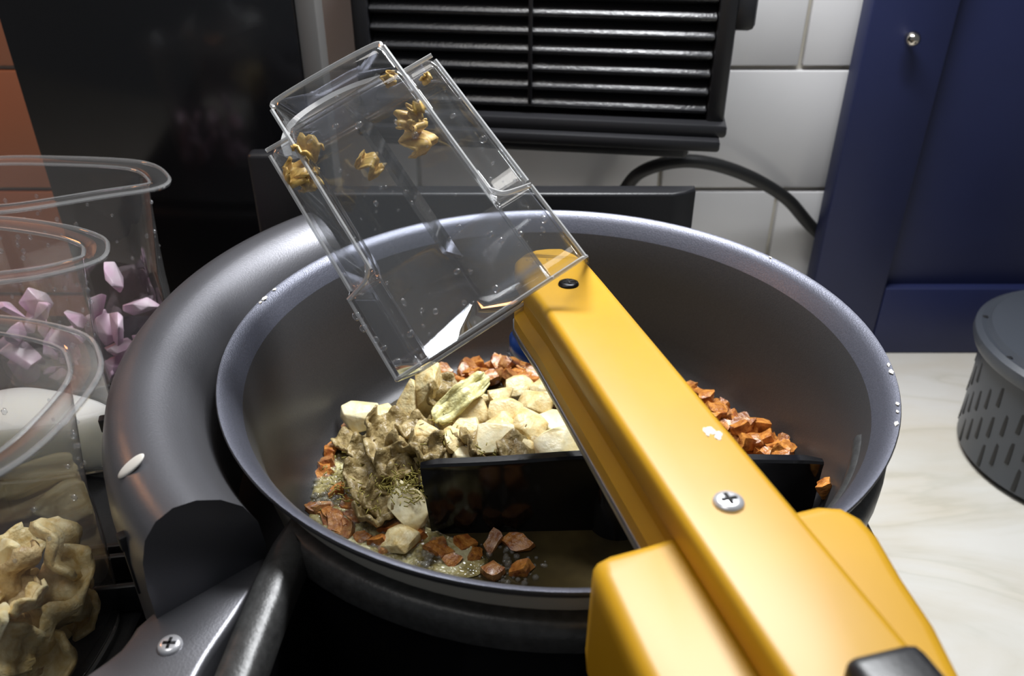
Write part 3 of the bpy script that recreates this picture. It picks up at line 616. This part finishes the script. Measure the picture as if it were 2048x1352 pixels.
# food scraps stuck to the container
sm_ = [wavy('scrap', .010, .007, 200+k, 'scrap', 1.2, .0012) for k in range(3)]
for i, (u, v, n, s, lb) in enumerate(((.22, .90, -.003, 1.1, 'orange food scrap in the corner of the clear container'), (.90, .92, -.012, .5, 'tiny yellow scrap near the far edge of the clear container'), (.40, .80, -.03, 1.1, 'olive brown scrap inside the middle of the clear container'), (.06, .86, -.015, 1.3, 'brown mushroom scrap in the side groove of the clear container'), (.10, .82, -.016, 1.1, 'brown mushroom scrap in the side groove of the clear container'), (.70, .84, -.02, 1.0, 'yellowish scrap hanging inside near the container rib'), (.78, .80, -.003, .7, 'small yellow scrap on the front of the clear container'), (.68, .78, -.03, 1.5, 'dark tan scrap deep inside the clear container'), (.76, .96, -.003, .6, 'thin yellow sliver along the closed end of the clear container'))):
    put('food_scrap', sm_[i % 3], CP(u, v, n), (U(0, 6), U(0, 6), U(0, 6)), lb, 'food scrap', 'mushroom scraps in the side groove' if 'groove' in lb else None, s)

# ---------------------------------------------------------------- clear cups
ZR, ZBt = .250, .130
def cup(outline, label, loc_xy):
    ol = catmull([Vector(p) for p in outline], 6); t = thing('clear_cup', label, 'cup', (loc_xy[0], loc_xy[1], ZBt), 'clear ingredient cups beside the cooking machine')
    lv = [(0, ZR-.0016), (0, ZR), (.0012, ZR+.0005), (.0085, ZR+.0002), (.0102, ZR-.0010), (.0112, ZR-.005), (.0150, .215), (.0172, .196), (.0168, .188), (.0172, .17), (.0185, .15), (.0200, .138), (.0235, .1315), (.03, .1305)]
    b = loft([[Vector((p.x, p.y, z)) for p in inset2(ol, d)] for d, z in lv], False, True)
    o = part('cup_body', b, 'clear_cup', t, 50)
    r = [Vector((p.x, p.y, ZR-.0002)) for p in inset2(ol, .0006)]; part('rim_bead', tube(r+[r[0]], .0010, 6), 'cup_edge', t)
    r = [Vector((p.x, p.y, ZR-.0006)) for p in inset2(ol, .0104)]; part('inner_bead', tube(r+[r[0]], .0008, 6), 'cup_edge', t); r = [Vector((p.x, p.y, .1322)) for p in inset2(ol, .0220)]; part('base_bead', tube(r+[r[0]], .0008, 6), 'cup_edge', t)
    b = bmesh.new()
    for i in range(60):
        d = U(.0113, .0168); k = random.randrange(len(ol)); z = ZR-.005-(d-.0112)/.0060*.05; p = inset2(ol, d-.0004)[k]; s = U(.0004, .0012)
        bb = bmesh.new(); bmesh.ops.create_icosphere(bb, subdivisions=1, radius=s)
        for v in bb.verts: v.co = Vector((v.co.x, v.co.y, v.co.z*1.4))+Vector((p.x, p.y, z))
        me = bpy.data.meshes.new('t'); bb.to_mesh(me); bb.free(); b.from_mesh(me); bpy.data.meshes.remove(me)
    o = part('water_drops', b, 'drop', t, 0); o['kind'] = 'stuff'
    return t, ol
c1, o1 = cup([(-.1936, .0878), (-.195, .1049), (-.2176, .1255), (-.2691, .1325), (-.30, .131), (-.322, .118), (-.328, .09), (-.315, .068), (-.288, .058), (-.2576, .0568), (-.2182, .075)], 'clear plastic cup with diced red onion, in front of the black panel', (-.262, .095))
c2, o2 = cup([(-.1904, .0074), (-.1925, .0219), (-.2006, .032), (-.2209, .0427), (-.2555, .0518), (-.280, .047), (-.300, .030), (-.302, 0), (-.285, -.019), (-.255, -.0195), (-.2221, -.0125), (-.2051, -.006)], 'clear plastic cup holding white cream, beside the curved cover', (-.245, .015))
c3, o3 = cup([(-.1547, -.0825), (-.1602, -.0653), (-.174, -.05), (-.2086, -.0389), (-.24, -.042), (-.26, -.062), (-.265, -.10), (-.25, -.138), (-.21, -.152), (-.18, -.147), (-.1632, -.1276), (-.1565, -.1098)], 'clear plastic cup filled with torn mushrooms, beside the curved cover', (-.21, -.095))
# cream
lv = [(.0225, .1340), (.0208, .140), (.0196, .15), (.0184, .1665), (.0200, .1675)]
o = obj('cream', loft([[Vector((p.x, p.y, z)) for p in inset2(o2, d)] for d, z in lv], True, True), 'cream', None, 30); tag(o, 'thick white cream filling the lower part of a clear cup', 'cream')
# red onion
ron = [hull('red_onion_piece', .0070, .0060, .0030, 12, 300+k, 'redonion', .0005, .1) for k in range(4)]
ins = inset2(o1, .026); cc = sum(ins, Vector((0, 0)))/len(ins); n_ = 0
for lay in range(4):
    for k in range(9-lay):
        q = ins[int(((k+lay*.37)/(9-lay)) % 1*len(ins))]; p = cc+(q-cc)*((.92 if k % 3 else .5)-.03*lay); n_ += 1
        put('red_onion_piece', ron[n_ % 4], (p.x, p.y, .138+lay*.0125), (U(0, 6), U(0, 6), U(0, 6)), 'pinkish purple piece of red onion inside a clear cup', 'onion', 'red onion pieces in the cup', U(1.0, 1.45))
for x, y in ((228, 556), (232, 655)):
    p = atd(x, y, .462); put('red_onion_piece', ron[n_ % 4], p, (U(0, 6), U(0, 6), U(0, 6)), 'piece of red onion stuck high on the clear cup wall', 'onion', 'red onion stuck on the cup wall', 1.35); n_ += 1
# torn mushrooms
tw = [wavy('torn_mushroom', .030, .017, 400+k, 'mush_pale' if k % 2 else 'mush_torn', U(.9, 1.8), .0034) for k in range(6)]
ins = inset2(o3, .0275); mn = Vector((min(p.x for p in ins), min(p.y for p in ins))); mx = Vector((max(p.x for p in ins), max(p.y for p in ins)))
cc = sum(ins, Vector((0, 0)))/len(ins); n_ = 0
for lay in range(4):
    for k in range(8):
        a = k/8*2*math.pi+lay*.5; q = ins[int((a/(2*math.pi)*len(ins))) % len(ins)]; f = .76 if k % 3 else .34
        p = cc+(q-cc)*f; me = tw[n_ % 6] if n_ % 4 else white[n_ % 4]; n_ += 1
        put('torn_mushroom', me, (p.x, p.y, .138+lay*.011), (U(-1.2, 1.2), U(-1.2, 1.2), U(0, 6)), 'torn pale oyster mushroom piece packed in a clear cup', 'mushroom', 'torn mushrooms in the cup', U(.65, .9) if n_ % 4 else .9)
